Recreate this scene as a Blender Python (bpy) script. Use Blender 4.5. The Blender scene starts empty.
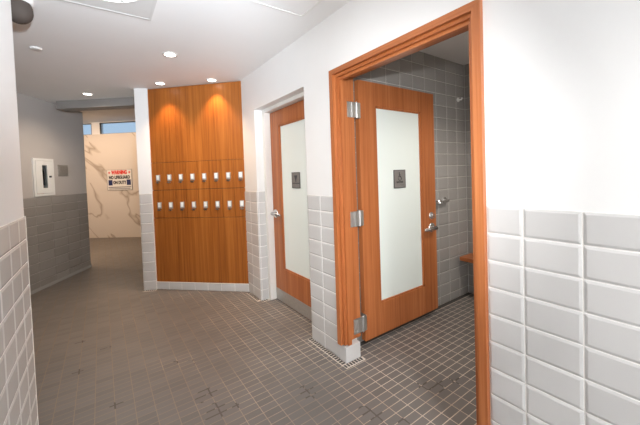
import bpy, bmesh, math, random
from mathutils import Vector, Matrix
random.seed(7)
scene = bpy.context.scene
COL = scene.collection
PI = math.pi

# ------------------------------------------------------------------ helpers
def new_mat(name):
    m = bpy.data.materials.new(name); m.use_nodes = True
    nt = m.node_tree; b = nt.nodes['Principled BSDF']
    return m, nt, b
def N(nt, t, **kw):
    n = nt.nodes.new(t)
    for k, v in kw.items(): setattr(n, k, v)
    return n
def L(nt, a, b): nt.links.new(a, b)
def math_node(nt, op, a, b=None, c=None):
    n = nt.nodes.new('ShaderNodeMath'); n.operation = op
    for i, v in enumerate((a, b, c)):
        if v is None: continue
        if isinstance(v, (int, float)): n.inputs[i].default_value = v
        else: nt.links.new(v, n.inputs[i])
    return n.outputs[0]
def ramp(nt, fac, stops):
    r = nt.nodes.new('ShaderNodeValToRGB'); e = r.color_ramp.elements
    while len(e) < len(stops): e.new(0.5)
    for el, (p, c) in zip(e, stops): el.position = p; el.color = (*c, 1)
    nt.links.new(fac, r.inputs[0]); return r.outputs[0]
def mixc(nt, fac, a, b, blend='MIX'):
    n = nt.nodes.new('ShaderNodeMix'); n.data_type = 'RGBA'; n.blend_type = blend
    for i, v in ((0, fac), (6, a), (7, b)):
        if isinstance(v, (int, float)): n.inputs[i].default_value = v
        elif isinstance(v, tuple): n.inputs[i].default_value = (*v, 1)
        else: nt.links.new(v, n.inputs[i])
    return n.outputs[2]
def plain(name, col, rough=.5, metal=0, spec=.5, emit=None, es=0, coat=0):
    m, nt, b = new_mat(name)
    b.inputs['Base Color'].default_value = (*col, 1); b.inputs['Roughness'].default_value = rough
    b.inputs['Metallic'].default_value = metal; b.inputs['Specular IOR Level'].default_value = spec
    b.inputs['Coat Weight'].default_value = coat
    if emit: b.inputs['Emission Color'].default_value = (*emit, 1); b.inputs['Emission Strength'].default_value = es
    return m
def noisy(name, col, var=.06, scale=6, rough=.6, bump=.0, bscale=200, metal=0):
    m, nt, b = new_mat(name)
    g = N(nt, 'ShaderNodeNewGeometry'); n = N(nt, 'ShaderNodeTexNoise'); n.inputs['Scale'].default_value = scale
    n.inputs['Detail'].default_value = 4
    L(nt, g.outputs['Position'], n.inputs['Vector'])
    lo = tuple(c*(1-var) for c in col); hi = tuple(min(1, c*(1+var)) for c in col)
    L(nt, ramp(nt, n.outputs[0], [(.3, lo), (.7, hi)]), b.inputs['Base Color'])
    b.inputs['Roughness'].default_value = rough; b.inputs['Metallic'].default_value = metal
    if bump:
        n2 = N(nt, 'ShaderNodeTexNoise'); n2.inputs['Scale'].default_value = bscale; n2.inputs['Detail'].default_value = 3
        L(nt, g.outputs['Position'], n2.inputs['Vector'])
        bp = N(nt, 'ShaderNodeBump'); bp.inputs['Strength'].default_value = bump; bp.inputs['Distance'].default_value = .002
        L(nt, n2.outputs[0], bp.inputs['Height']); L(nt, bp.outputs[0], b.inputs['Normal'])
    return m
def wood(name, dark, mid, light, axis='Z', rough=.35, planks=.0):
    m, nt, b = new_mat(name)
    g = N(nt, 'ShaderNodeNewGeometry'); mp = N(nt, 'ShaderNodeMapping')
    s = {'Z': (38, 38, .9), 'Y': (38, .9, 38), 'X': (.9, 38, 38)}[axis]
    mp.inputs['Scale'].default_value = s; L(nt, g.outputs['Position'], mp.inputs['Vector'])
    n = N(nt, 'ShaderNodeTexNoise'); n.inputs['Scale'].default_value = 1; n.inputs['Detail'].default_value = 5
    n.inputs['Roughness'].default_value = .6; n.inputs['Distortion'].default_value = .35
    L(nt, mp.outputs[0], n.inputs['Vector'])
    mp2 = N(nt, 'ShaderNodeMapping'); s2 = tuple(q*4 if q > 1 else q*2.5 for q in s); mp2.inputs['Scale'].default_value = s2
    L(nt, g.outputs['Position'], mp2.inputs['Vector'])
    n2 = N(nt, 'ShaderNodeTexNoise'); n2.inputs['Scale'].default_value = 1; n2.inputs['Detail'].default_value = 3
    L(nt, mp2.outputs[0], n2.inputs['Vector'])
    f = math_node(nt, 'MULTIPLY_ADD', n2.outputs[0], .35, math_node(nt, 'MULTIPLY', n.outputs[0], .65))
    # broad veneer strips
    mp3 = N(nt, 'ShaderNodeMapping'); s3 = tuple(q*.28 if q > 1 else q*.12 for q in s); mp3.inputs['Scale'].default_value = s3
    L(nt, g.outputs['Position'], mp3.inputs['Vector'])
    n3 = N(nt, 'ShaderNodeTexNoise'); n3.inputs['Scale'].default_value = 1; n3.inputs['Detail'].default_value = 2
    L(nt, mp3.outputs[0], n3.inputs['Vector'])
    f2 = math_node(nt, 'ADD', math_node(nt, 'MULTIPLY', f, .7), math_node(nt, 'MULTIPLY', n3.outputs[0], .3))
    c = ramp(nt, f2, [(.36, dark), (.5, mid), (.64, light)])
    L(nt, c, b.inputs['Base Color']); b.inputs['Roughness'].default_value = rough
    b.inputs['Specular IOR Level'].default_value = .4
    return m

class MB:
    """collects shapes, links them as one mesh object"""
    def __init__(s): s.bm = bmesh.new(); s.mi = 0
    def box(s, a, b, M=None, bev=0):
        ret = bmesh.ops.create_cube(s.bm, size=1)
        vs = ret['verts']
        for v in vs:
            v.co = Vector([(a[i]+b[i])/2 + v.co[i]*(b[i]-a[i]) for i in range(3)])
        fs = list({f for v in vs for f in v.link_faces})
        if bev:
            es = list({e for v in vs for e in v.link_edges})
            r = bmesh.ops.bevel(s.bm, geom=es, offset=bev, segments=2, affect='EDGES', profile=.6)
            vs = list({v for f in r['faces'] for v in f.verts} | {v for v in vs if v.is_valid})
            fs = list({f for v in vs for f in v.link_faces})
        if M is not None:
            for v in vs: v.co = M @ v.co
        for f in fs: f.material_index = s.mi
        return s
    def cyl(s, p, q, r, r2=None, seg=24):
        p, q = Vector(p), Vector(q); d = q-p
        ret = bmesh.ops.create_cone(s.bm, cap_ends=True, segments=seg, radius1=r, radius2=r if r2 is None else r2, depth=d.length)
        M = Matrix.Translation((p+q)/2) @ d.to_track_quat('Z', 'Y').to_matrix().to_4x4()
        for v in ret['verts']: v.co = M @ v.co
        for f in {f for v in ret['verts'] for f in v.link_faces}: f.material_index = s.mi
        return s
    def lathe(s, prof, M=None, seg=32):
        """prof: (r, z) list"""
        rings = []
        for r, z in prof:
            if r < 1e-6: rings.append([s.bm.verts.new((0, 0, z))])
            else: rings.append([s.bm.verts.new((r*math.cos(2*PI*i/seg), r*math.sin(2*PI*i/seg), z)) for i in range(seg)])
        for a, b in zip(rings, rings[1:]):
            for i in range(seg):
                j = (i+1) % seg
                if len(a) == 1 and len(b) == 1: continue
                if len(a) == 1: f = s.bm.faces.new((a[0], b[j], b[i]))
                elif len(b) == 1: f = s.bm.faces.new((a[i], a[j], b[0]))
                else: f = s.bm.faces.new((a[i], a[j], b[j], b[i]))
                f.material_index = s.mi; f.smooth = True
        if M is not None:
            for r in rings:
                for v in r: v.co = M @ v.co
        return s
    def tube(s, pts, r, seg=12):
        for a, b in zip(pts, pts[1:]): s.cyl(a, b, r, seg=seg)
        for p in pts[1:-1]:
            ret = bmesh.ops.create_uvsphere(s.bm, u_segments=seg, v_segments=8, radius=r)
            for v in ret['verts']: v.co += Vector(p)
            for f in {f for v in ret['verts'] for f in v.link_faces}: f.material_index = s.mi; f.smooth = True
        return s
    def prism(s, poly, z0, z1):
        """vertical prism over a plan polygon"""
        a = [s.bm.verts.new((x, y, z0)) for x, y in poly]; b = [s.bm.verts.new((x, y, z1)) for x, y in poly]
        n = len(poly); fs = [s.bm.faces.new(a[::-1]), s.bm.faces.new(b)]
        for i in range(n):
            j = (i+1) % n; fs.append(s.bm.faces.new((a[i], a[j], b[j], b[i])))
        for f in fs: f.material_index = s.mi
        return s
    def loft(s, rings, cap=True):
        R = [[s.bm.verts.new(p) for p in r] for r in rings]
        for a, b in zip(R, R[1:]):
            n = len(a)
            for i in range(n):
                j = (i+1) % n; f = s.bm.faces.new((a[i], a[j], b[j], b[i])); f.material_index = s.mi
        if cap:
            for r in (R[0], R[-1]):
                f = s.bm.faces.new(r); f.material_index = s.mi
        return s
    def poly(s, pts):
        f = s.bm.faces.new([s.bm.verts.new(p) for p in pts]); f.material_index = s.mi; return s
    def build(s, name, mat, parent=None, local=False):
        bmesh.ops.recalc_face_normals(s.bm, faces=s.bm.faces[:])
        me = bpy.data.meshes.new(name); s.bm.to_mesh(me); s.bm.free()
        for m in (mat if isinstance(mat, (list, tuple)) else [mat]): me.materials.append(m)
        o = bpy.data.objects.new(name, me); COL.objects.link(o)
        if parent is not None: attach(o, parent, local)
        return o
def world_of(o):
    M = o.matrix_basis.copy()
    if o.parent is not None: M = world_of(o.parent) @ o.matrix_parent_inverse @ M
    return M
def attach(o, p, local=False):
    o.parent = p
    if not local: o.matrix_parent_inverse = world_of(p).inverted()
def tag(o, label=None, cat=None, group=None, kind=None):
    if label: o['label'] = label
    if cat: o['category'] = cat
    if group: o['group'] = group
    if kind: o['kind'] = kind
    return o
def thing(name, label, cat, loc=(0, 0, 0), group=None):
    o = bpy.data.objects.new(name, None); COL.objects.link(o); o.location = loc; o.empty_display_size = .1
    return tag(o, label, cat, group)
def struct_root(name, loc=(0, 0, 0)):
    o = bpy.data.objects.new(name, None); COL.objects.link(o); o.location = loc; o.empty_display_size = .1
    o['kind'] = 'structure'; return o
def struct(name, mb, mat, parent=None):
    o = mb.build(name, mat, parent); o['kind'] = 'structure'; return o
def frame_matrix(origin, u, n):
    """local x along u (horizontal), local y up, local z along n (out of the wall)"""
    u = Vector(u).normalized(); n = Vector(n).normalized(); w = Vector((0, 0, 1))
    M = Matrix(((u.x, w.x, n.x, origin[0]), (u.y, w.y, n.y, origin[1]), (u.z, w.z, n.z, origin[2]), (0, 0, 0, 1)))
    return M
def text_mesh(body, size, M, mat, parent, name, bold=0.0, depth=.0006):
    cu = bpy.data.curves.new(name, 'FONT'); cu.body = body; cu.size = size; cu.align_x = 'CENTER'; cu.align_y = 'CENTER'
    cu.offset = bold; cu.extrude = depth; cu.resolution_u = 3
    t = bpy.data.objects.new(name, cu); COL.objects.link(t)
    dg = bpy.context.evaluated_depsgraph_get(); dg.update()
    me = bpy.data.meshes.new_from_object(t.evaluated_get(dg)); bpy.data.objects.remove(t)
    me.transform(M); me.materials.clear(); me.materials.append(mat); me.name = name
    o = bpy.data.objects.new(name, me); COL.objects.link(o); attach(o, parent); return o

# ------------------------------------------------------------------ materials
M_WALL = noisy('wall_paint', (.80, .795, .785), .012, 3, .55, .05, 300)
M_CEIL = noisy('ceiling_paint', (.84, .838, .832), .012, 2, .7, .04, 260)
M_GROUT = plain('tile_grout', (.86, .84, .81), .8)
M_TAUPE = noisy('taupe_paint', (.50, .47, .45), .015, 4, .55)
M_GROUT_S = plain('shaded_grout', (.58, .56, .53), .8)  # tile grout darkened in colour to deepen the shower's shade
M_GROUT_D = plain('grey_tile_grout', (.40, .38, .355), .8)
M_DARKP = noisy('bulkhead_paint', (.27, .255, .242), .04, 5, .6)
def tile_mat(name, col, var=.05, rough=.14):
    m, nt, b = new_mat(name)
    g = N(nt, 'ShaderNodeNewGeometry')
    lo = tuple(c*(1-var) for c in col); hi = tuple(c*(1+var) for c in col)
    L(nt, ramp(nt, g.outputs['Random Per Island'], [(0, lo), (1, hi)]), b.inputs['Base Color'])
    b.inputs['Roughness'].default_value = rough; b.inputs['Specular IOR Level'].default_value = .45
    n = N(nt, 'ShaderNodeTexNoise'); n.inputs['Scale'].default_value = 14; L(nt, g.outputs['Position'], n.inputs['Vector'])
    bp = N(nt, 'ShaderNodeBump'); bp.inputs['Strength'].default_value = .08; bp.inputs['Distance'].default_value = .004
    L(nt, n.outputs[0], bp.inputs['Height']); L(nt, bp.outputs[0], b.inputs['Normal'])
    return m
M_TILE = tile_mat('grey_wall_tile', (.58, .57, .56))
M_TILE_D = tile_mat('dark_grey_wall_tile', (.30, .285, .27), .07, .2)
M_TILE_S = tile_mat('shaded_wall_tile', (.35, .34, .325), .05, .2)  # same tile as the corridor, with the shower's shade put into its colour
M_WOODV = wood('door_veneer', (.31, .090, .026), (.425, .136, .043), (.53, .198, .072), 'Z', .34)
M_WOODH = wood('door_veneer_across', (.31, .090, .026), (.425, .136, .043), (.53, .198, .072), 'Y', .34)
M_WOODX = wood('bench_wood', (.31, .090, .026), (.425, .136, .043), (.53, .198, .072), 'Y', .4)
M_LOCK = wood('locker_veneer', (.215, .062, .010), (.345, .108, .018), (.46, .165, .033), 'Z', .36)
M_GAP = plain('dark_gap', (.03, .018, .01), .8)
M_CHROME = noisy('chrome', (.78, .78, .78), .03, 30, .18, metal=1)
M_STEEL = noisy('brushed_steel', (.47, .45, .42), .08, 40, .42, metal=.55)
M_HINGE = noisy('hinge_steel', (.74, .74, .73), .05, 60, .42, metal=1)
M_SIGN = noisy('pewter_plate', (.20, .19, .18), .08, 40, .5)
M_BLACK = plain('black_ink', (.012, .012, .014), .5)
M_FRAMEW = noisy('white_frame_paint', (.80, .785, .75), .015, 6, .4)
M_WHITE = plain('white_plastic', (.82, .82, .80), .4)
M_PANEL = plain('grey_white_panel', (.68, .68, .67), .5)
M_LENS = plain('lamp_lens', (.9, .9, .9), .4, emit=(1, .93, .82), es=9)
M_COOL = plain('fixture_lens', (.9, .92, .92), .4, emit=(.93, 1, .99), es=1.6)
M_PLATE = plain('lock_face', (.84, .86, .87), .35)
M_SMOKE = plain('smoked_dome', (.075, .061, .053), .6, spec=.1)
M_REDINK = plain('red_ink', (.70, .03, .02), .5)
M_NAVY = plain('navy_ink', (.012, .025, .11), .5)
M_GREYINK = plain('grey_ink', (.22, .21, .22), .6)
M_SIGNW = plain('sign_white', (.78, .77, .74), .4)
M_RED = plain('extinguisher_red', (.5, .02, .015), .3, coat=.5)
M_DKGREY = plain('dark_grey_metal', (.035, .04, .045), .4)

# frosted door glass
M_FROST, nt, b = new_mat('frosted_glass')
b.inputs['Base Color'].default_value = (.84, .92, .89, 1); b.inputs['Roughness'].default_value = .28
b.inputs['Transmission Weight'].default_value = .05; b.inputs['Specular IOR Level'].default_value = .5
n = N(nt, 'ShaderNodeTexNoise'); n.inputs['Scale'].default_value = 400
bp = N(nt, 'ShaderNodeBump'); bp.inputs['Strength'].default_value = .05; L(nt, n.outputs[0], bp.inputs['Height']); L(nt, bp.outputs[0], b.inputs['Normal'])
# clear glass
M_GLASS, nt, b = new_mat('clear_glass')
b.inputs['Base Color'].default_value = (.9, .95, .97, 1); b.inputs['Roughness'].default_value = .02
b.inputs['Transmission Weight'].default_value = 1; b.inputs['IOR'].default_value = 1.1
# marble slab
M_MARBLE, nt, b = new_mat('veined_marble')
g = N(nt, 'ShaderNodeNewGeometry')
def dotp(v):
    q = N(nt, 'ShaderNodeVectorMath', operation='DOT_PRODUCT'); L(nt, g.outputs['Position'], q.inputs[0]); q.inputs[1].default_value = v; return q.outputs['Value']
mp = N(nt, 'ShaderNodeCombineXYZ')      # along the veins (down to the right), across them
L(nt, dotp((.785*.42, -.619*.42, -.36)), mp.inputs[0]); L(nt, dotp((.785*.95, -.619*.95, 1.0)), mp.inputs[1])
n = N(nt, 'ShaderNodeTexNoise'); n.inputs['Scale'].default_value = 1.0; n.inputs['Detail'].default_value = 3; n.inputs['Distortion'].default_value = .5
L(nt, mp.outputs[0], n.inputs['Vector'])
v1 = math_node(nt, 'ABSOLUTE', math_node(nt, 'SUBTRACT', n.outputs[0], .5))
n2 = N(nt, 'ShaderNodeTexNoise'); n2.inputs['Scale'].default_value = 2.2; n2.inputs['Detail'].default_value = 3; L(nt, mp.outputs[0], n2.inputs['Vector'])
v1 = math_node(nt, 'ADD', v1, math_node(nt, 'MULTIPLY', math_node(nt, 'GREATER_THAN', n2.outputs[0], .58), .02))
L(nt, ramp(nt, v1, [(0, (.40, .345, .29)), (.008, (.54, .475, .41)), (.026, (.70, .645, .585))]), b.inputs['Base Color'])
b.inputs['Roughness'].default_value = .25

# floor mosaic: 4 x 2 inch tiles in straight stack, grout, wear and grout stains
M_FLOOR, nt, b = new_mat('floor_mosaic')
g = N(nt, 'ShaderNodeNewGeometry'); sx = N(nt, 'ShaderNodeSeparateXYZ'); L(nt, g.outputs['Position'], sx.inputs[0])
PX, PY, X0, Y0 = .1035, .0502, 1.252, 1.4965
def cell(coord, o, p):
    t = math_node(nt, 'DIVIDE', math_node(nt, 'SUBTRACT', coord, o), p)
    fr = math_node(nt, 'FRACT', t)
    d = math_node(nt, 'MULTIPLY', math_node(nt, 'MINIMUM', fr, math_node(nt, 'SUBTRACT', 1.0, fr)), p)
    return d, math_node(nt, 'FLOOR', t)
dx, ix = cell(sx.outputs[0], X0, PX); dy, iy = cell(sx.outputs[1], Y0, PY)
d = math_node(nt, 'MINIMUM', dx, dy)
wn = N(nt, 'ShaderNodeTexWhiteNoise'); wn.noise_dimensions = '2D'
cb = N(nt, 'ShaderNodeCombineXYZ'); L(nt, ix, cb.inputs[0]); L(nt, iy, cb.inputs[1]); L(nt, cb.outputs[0], wn.inputs['Vector'])
tilec = ramp(nt, wn.outputs[0], [(0, (.140, .131, .124)), (.5, (.153, .144, .136)), (1, (.167, .157, .148))])
# grout colour: pale where scrubbed (by the shower door), grimy in the traffic lane
gn = N(nt, 'ShaderNodeTexNoise'); gn.inputs['Scale'].default_value = 2.3; gn.inputs['Detail'].default_value = 4
L(nt, g.outputs['Position'], gn.inputs['Vector'])
fx = math_node(nt, 'MULTIPLY_ADD', sx.outputs[0], .55, -.28)
clean = math_node(nt, 'ADD', fx, math_node(nt, 'MULTIPLY', math_node(nt, 'SUBTRACT', gn.outputs[0], .5), 1.6))
groutc = ramp(nt, clean, [(0, (.25, .20, .155)), (.4, (.44, .35, .275)), (.8, (.70, .60, .50))])
# dark stained grout joints at separate spots
spots = [(.502, 2.36, .05), (.40, 2.43, .035), (.503, 1.94, .09), (.503, 1.78, .09), (.612, 1.744, .04), (1.041, 1.595, .07), (1.04, 1.55, .05),
         (1.223, 1.26, .05), (1.25, 1.19, .06), (1.35, 1.09, .05), (1.68, 1.185, .055), (1.74, 1.12, .06), (1.80, 1.11, .05), (1.89, 1.10, .05),
         (-.21, 2.75, .05), (-.215, 3.24, .05), (.02, 2.2, .05), (-.03, 3.0, .05)]
mask = None
for (x, y, r) in spots:
    vm = N(nt, 'ShaderNodeVectorMath', operation='DISTANCE'); L(nt, g.outputs['Position'], vm.inputs[0]); vm.inputs[1].default_value = (x, y, 0)
    k = math_node(nt, 'LESS_THAN', vm.outputs['Value'], r*.8)
    mask = k if mask is None else math_node(nt, 'MAXIMUM', mask, k)
gn2 = N(nt, 'ShaderNodeTexNoise'); gn2.inputs['Scale'].default_value = 13; L(nt, g.outputs['Position'], gn2.inputs['Vector'])
stain = math_node(nt, 'MULTIPLY', mask, math_node(nt, 'GREATER_THAN', gn2.outputs[0], .44))
groutc = mixc(nt, stain, groutc, (.105, .09, .08))
isg = N(nt, 'ShaderNodeMapRange'); isg.inputs['From Min'].default_value = .0016; isg.inputs['From Max'].default_value = .0026
isg.inputs['To Min'].default_value = 1; isg.inputs['To Max'].default_value = 0; L(nt, d, isg.inputs['Value'])
wide = math_node(nt, 'MULTIPLY', stain, math_node(nt, 'LESS_THAN', d, .0048))
fac = math_node(nt, 'MAXIMUM', isg.outputs[0], wide)
# worn film over the tiles
gn3 = N(nt, 'ShaderNodeTexNoise'); gn3.inputs['Scale'].default_value = 1.1; gn3.inputs['Detail'].default_value = 5; L(nt, g.outputs['Position'], gn3.inputs['Vector'])
film = ramp(nt, gn3.outputs[0], [(.3, (.88, .88, .88)), (.7, (1.1, 1.08, 1.06))])
tilec = mixc(nt, 1.0, tilec, film, 'MULTIPLY')
L(nt, mixc(nt, fac, tilec, groutc), b.inputs['Base Color'])
L(nt, math_node(nt, 'MULTIPLY_ADD', fac, .3, .42), b.inputs['Roughness'])
b.inputs['Specular IOR Level'].default_value = .4
bp = N(nt, 'ShaderNodeBump'); bp.inputs['Strength'].default_value = .25; bp.inputs['Distance'].default_value = .001
L(nt, math_node(nt, 'SUBTRACT', 1.0, fac), bp.inputs['Height']); L(nt, bp.outputs[0], b.inputs['Normal'])

# ------------------------------------------------------------------ setting
HC = 2.534            # corridor ceiling
HF = 2.88             # ceiling beyond the bulkhead
HT = 1.22             # top of tile wainscot
TH = .1226            # tile course
TW = .184             # tile width
WX = 1.44             # face of the wall with the two doors
def tiles(root, origin, u, n, length, h, tw=TW, th=TH, phase=0.0, mat=M_TILE, rows_from_top=True, grout=None, name='wall_tile_cladding', bev=.009, proud=.006, gap=.0028):
    """bevelled wall tiles in straight stack on a grout bed, cut at the ends"""
    M = frame_matrix(origin, u, n)
    mb = MB()
    mb.mi = 1; mb.box((0, 0, -.003), (length, h, .0015), M); mb.mi = 0
    us = [0.0]; k = math.ceil((0-phase)/tw - 1e-6)
    while phase+k*tw < length-1e-4:
        if phase+k*tw > 1e-4: us.append(phase+k*tw)
        k += 1
    us.append(length)
    vs = [h]; v = h
    while v > 1e-4: v = max(0, v-th); vs.append(v)
    for a, c in zip(us, us[1:]):
        if c-a < .012: continue
        for t, bt in zip(vs, vs[1:]):
            if t-bt < .012: continue
            bb = min(bev, (c-a)*.3, (t-bt)*.3)
            x0, x1, y0, y1 = a+gap, c-gap, bt+gap, t-gap
            lo = [(x0, y0), (x1, y0), (x1, y1), (x0, y1)]
            hi = [(x0+bb, y0+bb), (x1-bb, y0+bb), (x1-bb, y1-bb), (x0+bb, y1-bb)]
            A = [mb.bm.verts.new(M @ Vector((*p, .0015))) for p in lo]
            B = [mb.bm.verts.new(M @ Vector((*p, .003))) for p in lo]
            C = [mb.bm.verts.new(M @ Vector((*p, proud))) for p in hi]
            mb.bm.faces.new(C)
            for i in range(4):
                j = (i+1) % 4
                mb.bm.faces.new((A[i], A[j], B[j], B[i])); mb.bm.faces.new((B[i], B[j], C[j], C[i]))
    o = mb.build(name, [mat, grout or M_GROUT], root); o['kind'] = 'structure'; return o

# floor
struct('floor', MB().box((-3.1, -2.6, -.1), (4.7, 11.6, 0)), M_FLOOR)
# ceilings
def bulk_y(x): return 5.36 - .7305*(x+.4678)
struct('ceiling', MB().prism([(-3.1, -2.6), (4.7, -2.6), (4.7, bulk_y(4.7)+.05), (-3.1, bulk_y(-3.1)+.05)], HC, HC+.12), M_CEIL)
struct('ceiling', MB().prism([(-3.1, bulk_y(-3.1)), (4.7, bulk_y(4.7)), (4.7, 5.33), (-3.1, 11.48)], HF, HF+.12), M_CEIL)
# bulkhead between the two ceilings
mb = MB(); mb.prism([(-.468, bulk_y(-.468)), (1.6, bulk_y(1.6)), (1.6, bulk_y(1.6)+.22), (-.35, bulk_y(-.35)+.24)], 2.424, HC+.0)
struct('trim_1', mb, M_DARKP)
mb = MB(); mb.prism([(-3.1, bulk_y(-3.1)+.06), (4.7, bulk_y(4.7)+.06), (4.7, bulk_y(4.7)+.2), (-3.1, bulk_y(-3.1)+.2)], HC+.001, HF)
struct('wall_bulkhead', mb, M_WALL)

# right wall with both door openings
W2 = 1.60
D2A, D2B = .682, 1.713       # rough opening of the shower door (hidden by the casing)
R1A, R1B = 2.085, 3.055      # recess of the other door
mb = MB()
mb.box((WX, -2.5, 0), (W2, D2A, HC))
mb.box((WX, D2A, 2.125), (W2, D2B, HC))
mb.box((WX, D2B, 0), (W2, R1A, HC))
mb.box((WX, R1A, 2.12), (W2, R1B, HC))
mb.box((WX, R1B, 0), (W2, 3.62, HC))
wr = struct('wall_right', mb, M_WALL)
UY = (0, -1, 0); NX = (-1, 0, 0)
tiles(wr, (WX, .673, 0), UY, NX, 3.1, HT, phase=.673-.533)
tiles(wr, (WX, R1A, 0), UY, NX, R1A-1.722, HT, phase=R1A-1.902)
tiles(wr, (WX, 3.43, 0), UY, NX, 3.43-R1B, HT, phase=3.43-3.245)
tiles(wr, (WX-.005, R1B, 0), (1, 0, 0), (0, -1, 0), .10, HT, phase=.2)          # reveal of the recess
# plinth tile block under the jamb of the shower door
mb = MB(); mb.box((WX-.008, 1.648, .002), (1.575, 1.7245, .118), bev=.004)
struct('trim_2', mb, M_TILE)

# shower room behind
mb = MB(); mb.box((1.60, 1.80, 0), (3.55, 1.92, HC))
ws = struct('wall_shower', mb, M_WALL)
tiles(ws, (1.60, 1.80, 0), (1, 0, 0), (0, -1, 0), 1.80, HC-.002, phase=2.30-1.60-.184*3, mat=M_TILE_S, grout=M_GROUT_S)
mb = MB(); mb.box((3.40, -.6, 0), (3.55, 1.80, HC))
ws2 = struct('wall_shower_back', mb, M_WALL)
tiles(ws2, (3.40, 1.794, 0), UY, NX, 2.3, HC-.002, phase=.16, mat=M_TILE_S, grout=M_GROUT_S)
mb = MB(); mb.box((1.60, -.72, 0), (3.55, -.6, HC))
ws3 = struct('wall_shower_front', mb, M_WALL)

# near left wall (ends in an outside corner)
NXL = -.3525
mb = MB(); mb.box((-.52, -2.5, 0), (NXL, 2.17, HC)); mb.box((-3.0, 2.02, 0), (-.52, 2.17, HC))
wl = struct('wall_left', mb, M_WALL)
tiles(wl, (NXL, -2.5, 0), (0, 1, 0), (1, 0, 0), 4.67, HT, phase=(2.0+2.5) % TW)
struct('trim_3', MB().box((NXL-.002, 2.168, 0), (NXL+.006, 2.176, HT)), M_GROUT)
# wall behind the camera and the hidden outer walls that close the building
struct('wall_back', MB().box((-3.1, -2.62, 0), (4.7, -2.5, HC)), M_WALL)
struct('wall_outer_left', MB().box((-3.1, -2.5, 0), (-3.0, 11.5, HF+.1)), M_WALL)
struct('wall_outer_right', MB().box((4.55, -2.5, 0), (4.7, 5.6, HF)), M_WALL)

# far left wall: oblique, with the recess of the extinguisher cabinet
A = Vector((-.796, 5.0806, 0)); B = Vector((-.1998, 6.0448, 0)); du = (B-A).normalized(); nl = Vector((du.y, -du.x, 0))
LEN = (B-A).length; BACK = 2.9
ML = frame_matrix(A, du, nl)
CU0, CU1, CV0, CV1 = .115, .455, 1.232, 1.735    # cabinet
mb = MB()
for (u0, u1, v0, v1) in ((-BACK, CU0+.012, 0, HC), (CU1-.012, LEN, 0, HC), (CU0+.012, CU1-.012, 0, CV0+.012), (CU0+.012, CU1-.012, CV1-.012, HC)):
    mb.box((u0, v0, -.2), (u1, v1, 0), ML)
mb.box((CU0, CV0, -.2), (CU1, CV1, -.17), ML)
wf = struct('wall_left_far', mb, M_TAUPE)
tiles(wf, A-du*BACK, du, nl, BACK+LEN, HT, tw=.262, phase=(BACK+.13) % .262, th=.1226, mat=M_TILE_D, grout=M_GROUT_D)
mb = MB(); mb.box((-BACK, 0, .002), (LEN+.003, .045, .014), ML); struct('baseboard_left', mb, M_TILE_S)

# pier left of the lockers
PA, PB = Vector((.3925, 4.272, 0)), Vector((.5326, 4.205, 0)); dp = (PB-PA).normalized(); npier = Vector((dp.y, -dp.x, 0))
bk = Vector((.42, .90, 0))
mb = MB(); mb.prism([PA.xy[:], PB.xy[:], (PB+bk*.55).xy[:], (PA+bk*.55).xy[:]], 0, HC)
wp = struct('wall_pier', mb, M_WALL)
tiles(wp, PA, dp, npier, (PB-PA).length, HT, tw=.3, phase=.0)

# marble wall at the far end, windows above
MA, MBp = Vector((-.2924, 9.2333, 0)), Vector((.765, 8.3996, 0)); dm = (MBp-MA).normalized(); nm = Vector((dm.y, -dm.x, 0))
MM = frame_matrix(MA, dm, nm)
U0, U1 = -3.5, 6.0
mb = MB(); mb.box((U0, 0, -.2), (U1, 2.575, 0), MM)
struct('wall_far', mb, M_MARBLE)
mb = MB()
mb.box((U0, 2.575, -.2), (-.56, HF, -.02), MM); mb.box((2.2, 2.575, -.2), (U1, HF, -.02), MM)
mb.box((-.56, 2.575, -.2), (2.2, 2.58, -.02), MM); mb.box((-.56, 2.862, -.2), (2.2, HF, -.02), MM)
struct('wall_far_upper', mb, M_WALL)
M_WFR = plain('window_frame_dark', (.10, .085, .07), .5)
for k, (u0, u1) in enumerate(((-.55, .185), (.395, 2.19))):
    w = struct_root('window_%d' % (k+1), tuple(MM @ Vector((u0, 2.60, -.08))))
    mb = MB(); f = .016
    mb.box((u0, 2.58, -.07), (u1, 2.588, -.03), MM); mb.box((u0, 2.862-f, -.07), (u1, 2.862, -.03), MM)
    mb.box((u0, 2.58, -.07), (u0+f, 2.862, -.03), MM); mb.box((u1-f, 2.58, -.07), (u1, 2.862, -.03), MM)
    struct('window_frame', mb, M_WFR, w)
    struct('pane', MB().box((u0+f, 2.588, -.055), (u1-f, 2.862-f, -.049), MM), M_GLASS, w)
struct('trim_4', MB().box((.185, 2.58, -.15), (.395, 2.862, -.025), MM), M_WALL)

# strips of small cut tiles where floor and tiled piers meet
M_BIT = plain('cut_tile_dark', (.06, .056, .052), .5)
M_LGROUT = plain('pale_grout', (.66, .60, .53), .8)
def tick_strip(idx, a, b, out, w=.036, pitch=.0255):
    a, b, out = Vector(a), Vector(b), Vector(out); u = (b-a).normalized(); ln = (b-a).length
    M = Matrix(((u.x, out.x, 0, a.x), (u.y, out.y, 0, a.y), (0, 0, 1, 0), (0, 0, 0, 1)))
    mb = MB(); mb.mi = 0; mb.box((0, 0, .0003), (ln, w+.004, .002), M); mb.mi = 1
    for i in range(int(ln/pitch)):
        mb.box((i*pitch+.003, .001, .001), (i*pitch+.0195, w-.003, .0035), M)
    o = mb.build('trim_%d' % idx, [M_LGROUT, M_BIT]); o['kind'] = 'structure'
xf = WX-.009
tick_strip(5, (xf, R1A+.0, 0), (xf, 1.644, 0), (-1, 0, 0))
tick_strip(6, (xf-.036, 1.646, 0), (1.585, 1.646, 0), (0, -1, 0))
tick_strip(7, (xf, 3.36, 0), (xf, R1B, 0), (-1, 0, 0))
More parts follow.
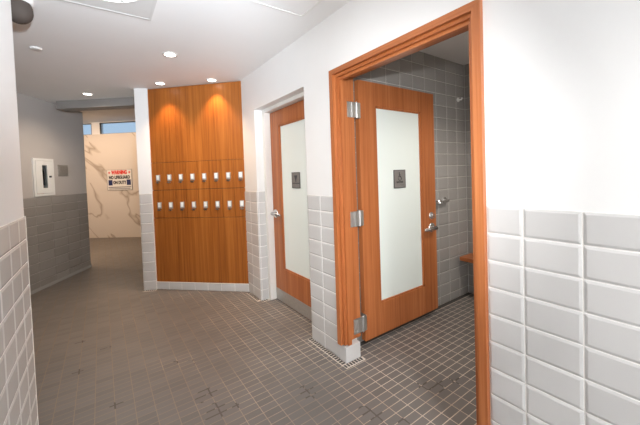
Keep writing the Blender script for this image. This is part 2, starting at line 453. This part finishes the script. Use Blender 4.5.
tick_strip(8, (xf, R1B-.006, 0), (1.53, R1B-.006, 0), (0, -1, 0))
tick_strip(9, PA+npier*.008, PB+npier*.008, npier)
mbx = MB(); mbx.box((1.60, 1.757, .0003), (3.39, 1.7935, .003)); struct('trim_10', mbx, M_BIT)

# ------------------------------------------------------------------ shower door: casing, leaf
zb = .125
def casing(name, prof, mat_v, mat_h, yl, yr, zt, parent):
    """prof: (offset outward from the opening, x) closed polygon; mitred left jamb, head, right jamb"""
    zL = zb; 
    l = MB().loft([[(x, yl+o, zL) for o, x in prof], [(x, yl+o, zt+o) for o, x in prof]]).build('jamb', mat_v, parent)
    h = MB().loft([[(x, yl+o, zt+o) for o, x in prof], [(x, yr-o, zt+o) for o, x in prof]]).build('head', mat_h, parent)
    r = MB().loft([[(x, yr-o, 0.001) for o, x in prof], [(x, yr-o, zt+o) for o, x in prof]]).build('jamb', mat_v, parent)
    for q in (l, h, r): q['kind'] = 'structure'
fr = struct_root('trim_11', (WX, 1.2, 0))
XC = 1.414
prof = [(.073, WX+.012), (.073, XC), (.036, XC), (.036, XC+.024), (.018, XC+.024), (.018, XC+.046), (0, XC+.046), (0, 1.492), (.046, 1.492), (.046, 1.628), (.064, 1.628), (.064, WX+.012)]
casing('frame', prof, M_WOODV, M_WOODH, 1.648, .747, 2.058, fr)

def door_leaf(parent, M, w, z0, z1, t, g, mat_v, mat_h):
    """leaf in local coords (x across, y up, z out); g = glass x0,x1,y0,y1; stiles full height, rails between"""
    gx0, gx1, gy0, gy1 = g
    mb = MB(); mb.mi = 0
    mb.box((0, z0, -t), (gx0, z1, 0), M, bev=.0015); mb.box((gx1, z0, -t), (w, z1, 0), M, bev=.0015)
    mb.box((gx0, z0, -t+.0004), (gx1, gy0, -.0004), M); mb.box((gx0, gy1, -t+.0004), (gx1, z1, -.0004), M)
    leaf = mb.build('door_panel', [mat_v], parent)
    # glazing bead
    bd = MB(); q = .014
    for s in (-.0185, -t+.0065):
        bd.box((gx0, gy0, s), (gx0+q, gy1, s+.012), M); bd.box((gx1-q, gy0, s), (gx1, gy1, s+.012), M)
        bd.box((gx0, gy0, s), (gx1, gy0+q, s+.012), M); bd.box((gx0, gy1-q, s), (gx1, gy1, s+.012), M)
    bead = bd.build('glazing_bead', mat_v, parent)
    gl = MB().box((gx0+.004, gy0+.004, -t/2-.004), (gx1-.004, gy1-.004, -t/2+.006), M).build('glass_pane', M_FROST, parent)
    gl['label'] = 'frosted glass pane'
    return leaf
def lever(parent, M, x, y, sgn, name='lever_handle', ln=.125, k=1.0):
    mb = MB()
    mb.lathe([(0, .012), (.024*k, .012), (.031*k, .008), (.033*k, 0)], M @ Matrix.Translation((x, y, 0)))
    mb.cyl(M @ Vector((x, y, .01)), M @ Vector((x, y, .046)), .013*k)
    mb.cyl(M @ Vector((x-sgn*.014, y, .040)), M @ Vector((x+sgn*ln, y-.003, .037)), .0135*k, .0105*k, 16)
    mb.cyl(M @ Vector((x+sgn*ln, y-.003, .037)), M @ Vector((x+sgn*(ln+.006), y-.003, .037)), .0105*k, .005, 16)
    o = mb.build(name, M_CHROME, parent)
    for p in o.data.polygons: p.use_smooth = True
    return o

d2 = struct_root('door_2', (1.672, 1.705, .055))
YF = 1.705
MD2 = frame_matrix((1.690, YF, 0), (1, 0, 0), (0, -1, 0)); W2L = .977
door_leaf(d2, MD2, W2L, .055, 2.106, .044, (.184, .777, .311, 1.920), M_WOODV, M_WOODH)
lever(d2, MD2, .902, .846, -1, ln=.145, k=1.4)
mb = MB()
mb.lathe([(0, .012), (.026, .012), (.033, .007), (.035, 0)], MD2 @ Matrix.Translation((.902, .958, 0)))
mb.box((.902-.006, .958-.022, .012), (.902+.006, .958+.022, .032), MD2, bev=.003)
o = mb.build('thumb_turn', M_CHROME, d2)
MB().box((W2L-.0005, .80, -.036), (W2L+.0015, .90, -.008), MD2).build('latch_plate', M_STEEL, d2)
for z in (1.865, 1.037, .215):       # butt hinges between jamb and leaf edge
    h = MB()
    h.cyl((1.650, 1.688, z-.058), (1.650, 1.688, z+.058), .0075, seg=14)
    h.cyl((1.650, 1.688, z+.058), (1.650, 1.688, z+.066), .006, .002, seg=14)
    h.cyl((1.650, 1.688, z-.066), (1.650, 1.688, z-.058), .002, .006, seg=14)
    h.box((1.6865, YF-.016, z-.058), (1.6898, YF+.038, z+.058))            # leaf on the door edge
    h.box((1.652, 1.687, z-.058), (1.6880, 1.691, z+.058))
    h.box((1.555, 1.6895, z-.058), (1.600, 1.6935, z+.058)); h.box((1.600, 1.687, z-.058), (1.650, 1.6925, z+.058))               # leaf on the jamb
    for dz in (-.042, -.014, .014, .042):
        h.cyl((1.568, 1.692, z+dz), (1.568, 1.6875, z+dz), .006, seg=10); h.cyl((1.590, 1.692, z+dz*.9), (1.590, 1.6875, z+dz*.9), .006, seg=10)
        h.cyl((1.688, YF+.010, z+dz), (1.6855, YF+.010, z+dz), .005, seg=10); h.cyl((1.688, YF+.026, z+dz*.9), (1.6855, YF+.026, z+dz*.9), .005, seg=10)
    o = h.build('hinge', M_HINGE, d2); o['label'] = 'steel butt hinge'

# ------------------------------------------------------------------ the closed door in the recess
f1 = struct_root('trim_12', (1.53, 2.55, 0))
prof1 = [(.055, 1.53), (0, 1.53), (0, 1.575), (-.012, 1.575), (-.012, 1.60), (-.0, 1.60), (-.0, 1.655), (.055, 1.655)]
prof1 = [(.050, 1.53), (0, 1.53), (0, 1.592), (.004, 1.592), (.004, 1.66), (.050, 1.66)]
zb = .001
casing('steel_frame', prof1, M_FRAMEW, M_FRAMEW, 3.0, 2.125, 2.085, f1)
d1 = struct_root('door_1', (1.60, 2.995, 0))
MD1 = frame_matrix((1.60, 2.996, 0), (0, -1, 0), (-1, 0, 0)); W1L = .865
door_leaf(d1, MD1, W1L, .006, 2.082, .044, (.185, .70, .378, 1.922), M_WOODV, M_WOODH)
lever(d1, MD1, .055, .972, 1, ln=.145, k=1.45)
o = MB().box((.004, .010, .0), (W1L-.004, .135, .0025), MD1).build('kick_plate', M_STEEL, d1); o['label'] = 'brushed steel kick plate'

# small wall sign plates on the glass
def plaque(name, label, M, w, h, z, kind):
    t = thing(name, label, 'sign', tuple(M @ Vector((0, 0, z))))
    mb = MB(); mb.box((-w/2, -h/2, z), (w/2, h/2, z+.006), M, bev=.0015); mb.build('plate', M_SIGN, t)
    f = MB(); q = .005
    f.box((-w/2, -h/2, z+.005), (-w/2+q, h/2, z+.0075), M); f.box((w/2-q, -h/2, z+.005), (w/2, h/2, z+.0075), M)
    f.box((-w/2, -h/2, z+.005), (w/2, -h/2+q, z+.0075), M); f.box((-w/2, h/2-q, z+.005), (w/2, h/2, z+.0075), M)
    f.build('rim', M_DKGREY, t)
    zz = z+.0062
    p = MB()
    if kind == 'wheelchair':
        # seated figure with wheel
        def seg(a, b, r): 
            a, b = Vector((*a, zz)), Vector((*b, zz)); d = (b-a).normalized(); nrm = Vector((-d.y, d.x, 0))*r
            p.poly([M @ (a+nrm), M @ (a-nrm), M @ (b-nrm), M @ (b+nrm)])
        def disc(c, r, n=16): p.poly([M @ Vector((c[0]+r*math.cos(2*PI*i/n), c[1]+r*math.sin(2*PI*i/n), zz)) for i in range(n)])
        disc((-.004, .052), .006)
        seg((-.004, .046), (-.001, .018), .0045); seg((-.002, .035), (.014, .033), .003); seg((-.002, .020), (.017, .018), .0045); seg((.016, .019), (.024, -.004), .004); seg((.022, -.004), (.030, -.002), .003)
        for i in range(14):
            a0, a1 = math.radians(115+i*15), math.radians(115+(i+1)*15)
            seg((.0+.021*math.cos(a0), .008+.021*math.sin(a0)), (.0+.021*math.cos(a1), .008+.021*math.sin(a1)), .0025)
        p.build('pictogram', M_BLACK, t)
        text_mesh('SHOWER', .021, M @ Matrix.Translation((0, -.028, zz)), M_BLACK, t, 'lettering', .0006)
        bl = MB()
        for i in range(6):
            for j in range(2):
                if (i*5+j*3) % 4: bl.cyl(M @ Vector((.012+i*.008, -.056+j*.008, zz-.001)), M @ Vector((.012+i*.008, -.056+j*.008, zz+.0015)), .0016, seg=8)
        bl.build('braille_dots', M_DKGREY, t)
    else:
        q3 = [(-.030, .048), (.030, .048), (.008, .0), (.008, -.018), (-.008, -.018), (-.008, .0)]
        p.poly([M @ Vector((x, y, zz)) for x, y in q3]); p.build('pictogram', M_DKGREY, t)
        MB().box((-w/2+.004, -.034, z+.005), (w/2-.004, -.026, z+.0068), M).build('divider', M_DKGREY, t)
    return t
MS2 = frame_matrix((2.164, YF, 1.322), (1, 0, 0), (0, -1, 0))
plaque('door_sign', 'small grey shower sign with a wheelchair symbol on the open door glass', MS2, .152, .158, -.016, 'wheelchair')
MS1 = frame_matrix((1.60, 2.522, 1.337), (0, -1, 0), (-1, 0, 0))
plaque('door_sign', 'small grey sign plate on the frosted glass of the closed recessed door', MS1, .147, .158, -.016, 'plain')

# ------------------------------------------------------------------ locker bank
LA = Vector((.5380, 4.2245, 0)); LB = Vector((1.4517, 3.378, 0)); dl = (LB-LA).normalized(); nlk = Vector((dl.y, -dl.x, 0)); LL = (LB-LA).length
MLK = frame_matrix(LA, dl, nlk)
bank = thing('locker_bank', 'built-in orange wood locker bank with two rows of small locking doors', 'lockers', tuple(MLK @ Vector((LL/2, 0, 0))))
mb = MB(); mb.box((.004, .0, -.10), (LL-.016, HC-.004, -.018), MLK); mb.build('carcass', M_GAP, bank)
G = .0016
mb = MB(); mb.box((G, 1.606, -.018), (LL*.285-G*.6, HC-.006, 0), MLK); mb.box((LL*.285, 1.606, -.018), (LL-G, HC-.006, 0), MLK); mb.build('upper_panel', M_LOCK, bank)
mb = MB(); mb.box((G, .098, -.018), (LL-G, .906, 0), MLK); mb.build('lower_panel', M_LOCK, bank)
mb = MB(); mb.mi = 1; mb.box((0, .0015, -.02), (LL, .094, .004), MLK); mb.mi = 0
k = 0.0
while k < LL-.01:
    mb.box((k+.0025, .004, .0), (min(k+.175, LL)-.0025, .092, .008), MLK, bev=.002); k += .175
mb.build('toe_kick', [M_TILE, M_GROUT], bank)
proto = None
cw = LL/8
rows = ((1.262, 1.603, 1.411, 0.0), (.910, 1.258, 1.066, .003))
for r, (z0, z1, zl, off) in enumerate(rows):
    for c in range(8):
        u0, u1 = c*cw, (c+1)*cw
        dm_ = MB(); dm_.box((u0+G, z0+.001, -.018), (u1-G, z1-.001, 0), MLK)
        door = dm_.build('locker_door', M_LOCK, bank)
        ul = .092+off+.1554*c
        ul = min(ul, LL-.030)
        MK = MLK @ Matrix.Translation((ul, zl, 0))
        pl = MB(); pl.box((-.027, -.040, 0), (.027, .042, .010), MK, bev=.003); pl.build('lock_body', M_STEEL, door)
        fc = MB(); fc.box((-.018, -.022, .010), (.018, .036, .013), MK, bev=.002); fc.build('lock_face', M_PLATE, door)
        kn = MB(); kn.cyl(MK @ Vector((0, -.056, 0)), MK @ Vector((0, -.056, .022)), .011, seg=16)
        kn.box((-.026, -.061, .017), (.026, -.051, .024), MK, bev=.003); kn.build('lock_lever', M_CHROME, door)

# ------------------------------------------------------------------ extinguisher cabinet, wall plate
cab = thing('extinguisher_cabinet', 'white fire extinguisher cabinet with a narrow glass slot on the far left wall', 'cabinet', tuple(ML @ Vector(((CU0+CU1)/2, CV0, 0))))
mb = MB(); e = .03
i0, i1, j0, j1 = CU0+.014, CU1-.014, CV0+.014, CV1-.014
mb.box((i0, j0, -.165), (i1, j1, -.160), ML); mb.box((i0, j0, -.165), (i0+.004, j1, 0), ML); mb.box((i1-.004, j0, -.165), (i1, j1, 0), ML)
mb.box((i0, j0, -.165), (i1, j0+.004, 0), ML); mb.box((i0, j1-.004, -.165), (i1, j1, 0), ML)
mb.build('tub', M_WHITE, cab)
mb = MB()
mb.box((CU0, CV0, .0005), (CU0+e, CV1, .016), ML); mb.box((CU1-e, CV0, .0005), (CU1, CV1, .016), ML)
mb.box((CU0+e, CV0, .0005), (CU1-e, CV0+e, .016), ML); mb.box((CU0+e, CV1-e, .0005), (CU1-e, CV1, .016), ML)
mb.build('frame', M_WHITE, cab)
wu0, wu1, wv0, wv1 = .250, .334, 1.338, 1.645
a0, a1, b0, b1 = CU0+e+.003, CU1-e-.003, CV0+e+.003, CV1-e-.003
mb = MB(); mb.box((a0, b0, .002), (wu0, b1, .020), ML); mb.box((wu1, b0, .002), (a1, b1, .020), ML); mb.box((wu0, b0, .002), (wu1, wv0, .020), ML); mb.box((wu0, wv1, .002), (wu1, b1, .020), ML)
cdoor = mb.build('door', M_WHITE, cab)
MB().box((wu0, wv0, .006), (wu1, wv1, .010), ML).build('door_glass', M_GLASS, cdoor)
mb = MB(); mb.box((.360, 1.478, .020), (.394, 1.502, .030), ML, bev=.003); mb.build('latch', M_DKGREY, cdoor)
ext = thing('fire_extinguisher', 'red fire extinguisher standing inside the white wall cabinet behind its glass slot', 'fire extinguisher', tuple(ML @ Vector((.290, j0+.004, -.085))))
T = Matrix.Translation(ML @ Vector((.290, j0+.0045, -.085)))
MB().lathe([(0, 0), (.058, 0), (.062, .01), (.062, .27), (.05, .31), (.02, .33), (.018, .35), (0, .35)], T).build('cylinder', M_RED, ext)
mb = MB(); mb.cyl(T @ Vector((0, 0, .345)), T @ Vector((0, 0, .385)), .017); mb.box((-.012, -.05, .385), (.012, .04, .395), T); mb.box((-.010, -.045, .405), (.010, .035, .413), T)
mb.build('valve', M_DKGREY, ext)
mb = MB(); mb.tube([T @ Vector(p) for p in ((.015, 0, .365), (.05, -.02, .36), (.068, -.025, .31), (.0715, -.02, .12))], .008); mb.build('hose', M_DKGREY, ext)

mb = MB(); mb.box((.546, 1.500, .0), (.738, 1.660, .008), ML, bev=.003)
pt = thing('wall_plate', 'square brushed steel plate on the wall right of the white cabinet', 'plate', tuple(ML @ Vector((.652, 1.5, 0))))
mb.build('plate', M_STEEL, pt)
mb = MB(); mb.box((.562, 1.515, .008), (.722, 1.645, .0105), ML, bev=.001); mb.build('inner_panel', M_STEEL, pt)

# ------------------------------------------------------------------ warning sign on the marble
SA = .545; SW = .645; SB0, SB1 = 1.176, 1.688
du0 = .548; du1 = 1.200
sg = thing('warning_sign', 'white warning sign with red heading fixed to the marble wall', 'sign', tuple(MM @ Vector(((du0+du1)/2, SB0, 0))))
mb = MB(); mb.box((du0, SB0, .0), (du1, SB1, .012), MM, bev=.004); mb.build('board', M_SIGNW, sg)
mb = MB(); q = .012
mb.box((du0, SB0, .011), (du0+q, SB1, .017), MM); mb.box((du1-q, SB0, .011), (du1, SB1, .017), MM); mb.box((du0, SB0, .011), (du1, SB0+q, .017), MM); mb.box((du0, SB1-q, .011), (du1, SB1, .017), MM)
mb.build('rim', M_STEEL, sg)
uc = (du0+du1)/2; zf = .0135
text_mesh('WARNING', .125, MM @ Matrix.Translation((uc, 1.612, zf)) @ Matrix.Diagonal((.66, 1, 1, 1)), M_REDINK, sg, 'heading', .008)
for s in (-1, 1):
    mb = MB(); c = uc+s*.262
    mb.box((c-.030, 1.612-.009, .0125), (c+.030, 1.612+.009, .0142), MM); mb.box((c-.009, 1.612-.030, .0125), (c+.009, 1.612+.030, .0142), MM)
    mb.build('cross_mark', M_REDINK, sg)
text_mesh('NO LIFEGUARD', .105, MM @ Matrix.Translation((uc, 1.490, zf)) @ Matrix.Diagonal((.74, 1, 1, 1)), M_BLACK, sg, 'message', .006)
text_mesh('ON DUTY', .105, MM @ Matrix.Translation((uc, 1.363, zf)) @ Matrix.Diagonal((.70, 1, 1, 1)), M_BLACK, sg, 'message', .006)
for s in (-1, 1):
    mb = MB(); c = uc+s*.238; mb.box((c-.052, 1.298, .0125), (c+.052, 1.432, .0142), MM)
    mb.build('corner_block', M_NAVY, sg)
mb = MB(); mb.box((du0+.03, 1.240, .0125), (du1-.03, 1.262, .0138), MM); mb.box((du0+.05, 1.204, .0125), (du1-.05, 1.222, .0138), MM); mb.build('fine_print', M_GREYINK, sg)

# ------------------------------------------------------------------ shower fittings
bn = thing('shower_bench', 'wooden shower bench on the far wall of the shower room', 'bench', (3.28, 1.3, .41))
mb = MB(); mb.box((3.165, .75, .412), (3.396, 1.762, .452), bev=.004); mb.build('seat', M_WOODX, bn)
for y in (1.55, .95):
    mb = MB(); mb.box((3.365, y-.02, .20), (3.396, y+.02, .412)); mb.box((3.19, y-.02, .395), (3.396, y+.02, .412)); mb.cyl((3.375, y, .22), (3.21, y, .398), .009)
    mb.build('bracket', M_STEEL, bn)
gb = thing('grab_bar', 'chrome grab bar on the shower tiles beside the open door edge', 'grab bar', (2.86, 1.794, 1.07))
mb = MB(); mb.tube([(2.25, 1.79, 1.07), (2.25, 1.752, 1.07), (2.96, 1.752, 1.07), (2.96, 1.79, 1.07)], .012); mb.build('bar', M_CHROME, gb)
for x in (2.25, 2.96): MB().cyl((x, 1.797, 1.07), (x, 1.786, 1.07), .034).build('flange', M_CHROME, gb)
mb = MB(); mb.cyl((2.80, 1.765, 1.082), (2.80, 1.752, 1.05), .022, .028); mb.build('clamp', M_CHROME, gb)
hk = thing('robe_hook', 'small pale hook high on the grey shower tiles', 'hook', (3.256, 1.794, 2.134))
mb = MB(); mb.cyl((3.256, 1.797, 2.134), (3.256, 1.786, 2.134), .022); mb.build('base', M_WHITE, hk)
mb = MB(); mb.tube([(3.256, 1.786, 2.134), (3.256, 1.755, 2.13), (3.256, 1.745, 2.15)], .007); mb.build('peg', M_WHITE, hk)

# ------------------------------------------------------------------ ceiling fittings
def downlight(x, y, z, label, group='recessed ceiling downlights'):
    t = thing('downlight', label, 'ceiling light', (x, y, z), group)
    return t
dproto = None
spots_at = [(.582, 2.975, HC, 'round recessed downlight alone in mid ceiling, nearest to the viewer', 1.0),
            (.640, 3.915, HC, 'left of the two downlights tight above the wood lockers', 1.0),
            (1.135, 3.525, HC, 'right of the two downlights tight above the wood lockers', 1.0),
            (-.0927, 4.783, HC, 'round downlight in front of the dark bulkhead by the far passage', 1.0)]
for i, (x, y, z, lab, k) in enumerate(spots_at):
    t = downlight(x, y, z, lab)
    if dproto is None:
        a = MB().lathe([(.047, -.001), (.050, -.006), (.066, -.004), (.068, 0)]).build('trim_ring', M_WHITE, t, True)
        c = MB().lathe([(0, -.0035), (.030, -.0032), (.047, -.0015)]).build('lens', M_LENS, t, True)
        dproto = (a, c)
    else:
        for q in dproto:
            cc = q.copy(); cc.parent = t; COL.objects.link(cc)
def spot(name, loc, target, power, angle, blend, col, radius=.04):
    li = bpy.data.lights.new(name, 'SPOT'); li.energy = power; li.spot_size = angle; li.spot_blend = blend; li.color = col; li.shadow_soft_size = radius
    o = bpy.data.objects.new(name, li); COL.objects.link(o); o.location = loc
    o.rotation_euler = (Vector(target)-Vector(loc)).to_track_quat('-Z', 'Y').to_euler(); return o
WARM = (1, .60, .31); SOFT = (1, .80, .61); HALLC = (1, .70, .47)
LIGHT = dict(flash=190, bounce=500, up=390, dl_lock=36, dl_mid=66, dl_far=62, hall=205, back_fill=138, shower=90)
for i, (x, y, z, lab, k) in enumerate(spots_at):
    p = LIGHT['dl_lock'] if i in (1, 2) else LIGHT['dl_mid'] if i == 0 else LIGHT['dl_far']
    spot('downlight_lamp', (x, y, z-.012), (x, y, 0), p, math.radians(84 if i in (1, 2) else 150), .75 if i in (1, 2) else 1.0, WARM if i in (1, 2) else SOFT, .02)

# square panel with round lamp
pn = thing('ceiling_panel_light', 'square white ceiling fixture with a round segmented lamp, top left', 'ceiling light', (.05, 2.10, HC))
x0, x1, y0, y1 = -.25, .35, 1.79, 2.39
mb = MB(); mb.box((x0+.014, y0+.014, HC-.008), (x1-.014, y1-.014, HC-.001)); mb.build('panel', M_PANEL, pn)
mb = MB(); q = .014
mb.box((x0, y0, HC-.0095), (x0+q, y1, HC-.0005)); mb.box((x1-q, y0, HC-.0095), (x1, y1, HC-.0005)); mb.box((x0+q, y0, HC-.0095), (x1-q, y0+q, HC-.0005)); mb.box((x0+q, y1-q, HC-.0095), (x1-q, y1, HC-.0005))
mb.build('frame', M_PANEL, pn)
cx_, cy_, rr = .068, 2.055, .20
mb = MB(); mb.lathe([(rr, -.0075), (rr+.002, -.010), (rr+.010, -.010), (rr+.012, -.0075)], Matrix.Translation((cx_, cy_, HC)), 48); mb.build('ring', M_WHITE, pn)
for k in range(8):
    a0 = 2*PI*k/8+.075+.25; a1 = 2*PI*(k+1)/8-.075+.25; mb = MB(); pts = []
    for i in range(9):
        a = a0+(a1-a0)*i/8; pts.append((cx_+(rr-.004)*math.cos(a), cy_+(rr-.004)*math.sin(a)))
    for i in range(4):
        a = a1+(a0-a1)*i/3; pts.append((cx_+.05*math.cos(a), cy_+.05*math.sin(a)))
    mb.prism(pts, HC-.012, HC-.0082); mb.build('lamp_segment', M_COOL, pn)

ap = thing('ceiling_access_panel', 'flush white access panel in the ceiling near the shower door', 'ceiling panel', (1.07, 1.62, HC)); ap['kind'] = 'thing'
mb = MB(); x0, x1, y0, y1 = .862, 1.275, 1.42, 1.83; q = .012
mb.box((x0, y0, HC-.004), (x0+q, y1, HC+.001)); mb.box((x1-q, y0, HC-.004), (x1, y1, HC+.001)); mb.box((x0+q, y0, HC-.004), (x1-q, y0+q, HC+.001)); mb.box((x0+q, y1-q, HC-.004), (x1-q, y1, HC+.001))
mb.build('rim', M_WHITE, ap)
MB().box((x0+q+.003, y0+q+.003, HC-.002), (x1-q-.003, y1-q-.003, HC+.001)).build('hatch', M_CEIL, ap)

cam_x, cam_y = -.375, 2.50
sc_ = thing('dome_camera', 'dark smoked dome camera on a white ceiling mount by the left wall end', 'security camera', (cam_x, cam_y, HC))
T = Matrix.Translation((cam_x, cam_y, HC))
MB().lathe([(0, 0), (.074, 0), (.076, -.004), (.076, -.030), (.070, -.034), (0, -.034)], T).build('mount', M_WHITE, sc_)
MB().lathe([(.064, -.034), (.071, -.060), (.072, -.082)]+[(.072*math.cos(a), -.082-.072*math.sin(a)) for a in (.2, .4, .6, .8, 1.0, 1.2, 1.4)]+[(0, -.154)], T).build('dome', M_SMOKE, sc_)
sp = thing('sprinkler_cap', 'small flush white sprinkler cover disc on the left ceiling', 'sprinkler', (-.405, 3.35, HC))
MB().lathe([(0, -.012), (.030, -.012), (.040, -.008), (.043, 0)], Matrix.Translation((-.405, 3.35, HC))).build('cover', M_WHITE, sp)

t = downlight(2.55, .55, HC, 'unseen downlight added as fill in the shower room ceiling behind the door head')  # added fixture and lamp, out of view, to brighten the shower interior
for q in dproto:
    cc = q.copy(); cc.parent = t; COL.objects.link(cc)
spot('downlight_lamp', (2.55, .55, HC-.012), (2.55, .55, 0), LIGHT['shower'], math.radians(140), .6, (1, .9, .8), .03)
t = downlight(.55, -.8, HC, 'unseen downlight added as fill in the corridor ceiling behind the viewer')  # added out-of-view fixture whose lamp fills the corridor from behind
for q in dproto:
    cc = q.copy(); cc.parent = t; COL.objects.link(cc)
spot('downlight_lamp', (.55, -.8, HC-.012), (.55, -.8, 0), LIGHT['back_fill'], math.radians(140), .6, (1, .985, .965), .05)
# lamps of the far room
hl = []
for i, (u, n_, lab) in enumerate(((.25, .30, 'left of two warm lamps in the far room ceiling above the marble'), (.75, .30, 'right of two warm lamps in the far room ceiling above the marble'))):
    p = MM @ Vector((u, 0, n_+1.9))
    t = downlight(p.x, p.y, HF, lab)
    for q in dproto:
        cc = q.copy(); cc.parent = t; COL.objects.link(cc)
    w = MM @ Vector((u, 0, .9))
    spot('downlight_lamp', (p.x, p.y, HF-.012), (w.x, w.y, 1.2), LIGHT['hall'], math.radians(130), .7, HALLC, .05)

# photographer's flash just above the lens
fo = spot('camera_flash', (0, -.05, 1.66), (1.75, 2.1, 1.35), LIGHT['flash'], math.radians(75), 1.0, (1, 1, 1), .03)
# strobe fired at the wall behind the camera, and a second one up at the ceiling
bo = spot('bounce_flash', (.4, -1.2, 1.4), (.4, -2.6, 2.0), LIGHT['bounce'], math.radians(130), .8, (.95, 1, 1.06), .08)
uo = spot('ceiling_flash', (.1, -.1, 1.66), (.3, 2.6, HC), LIGHT['up'], math.radians(60), .9, (.92, 1, 1.09), .05)
# ------------------------------------------------------------------ sky outside, camera, view
w = bpy.data.worlds.new('sky'); scene.world = w; w.use_nodes = True
bg = w.node_tree.nodes['Background']; bg.inputs[0].default_value = (.50, .66, .86, 1); bg.inputs[1].default_value = .85

cd = bpy.data.cameras.new('camera'); co = bpy.data.objects.new('camera', cd); COL.objects.link(co); scene.camera = co
F, YAW, PITCH, ROLL, PCX, PCY = 302.4816, .5815, -.0277, -.0364, 299.975, 183.416
f = Vector((math.sin(YAW)*math.cos(PITCH), math.cos(YAW)*math.cos(PITCH), math.sin(PITCH)))
r = Vector((math.cos(YAW), -math.sin(YAW), 0)); u = r.cross(f)
r2 = r*math.cos(ROLL)+u*math.sin(ROLL); u2 = -r*math.sin(ROLL)+u*math.cos(ROLL)
co.matrix_world = Matrix(((r2.x, u2.x, -f.x, 0), (r2.y, u2.y, -f.y, 0), (r2.z, u2.z, -f.z, 1.387), (0, 0, 0, 1)))
cd.sensor_width = 36; cd.sensor_fit = 'HORIZONTAL'; cd.lens = F/640*36; cd.clip_start = .02
cd.shift_x = (320-PCX)/640; cd.shift_y = -(212.5-PCY)/640
vs = scene.view_settings; vs.view_transform = 'Standard'; vs.look = 'None'; vs.exposure = .08; vs.gamma = 1; vs.use_curve_mapping = False
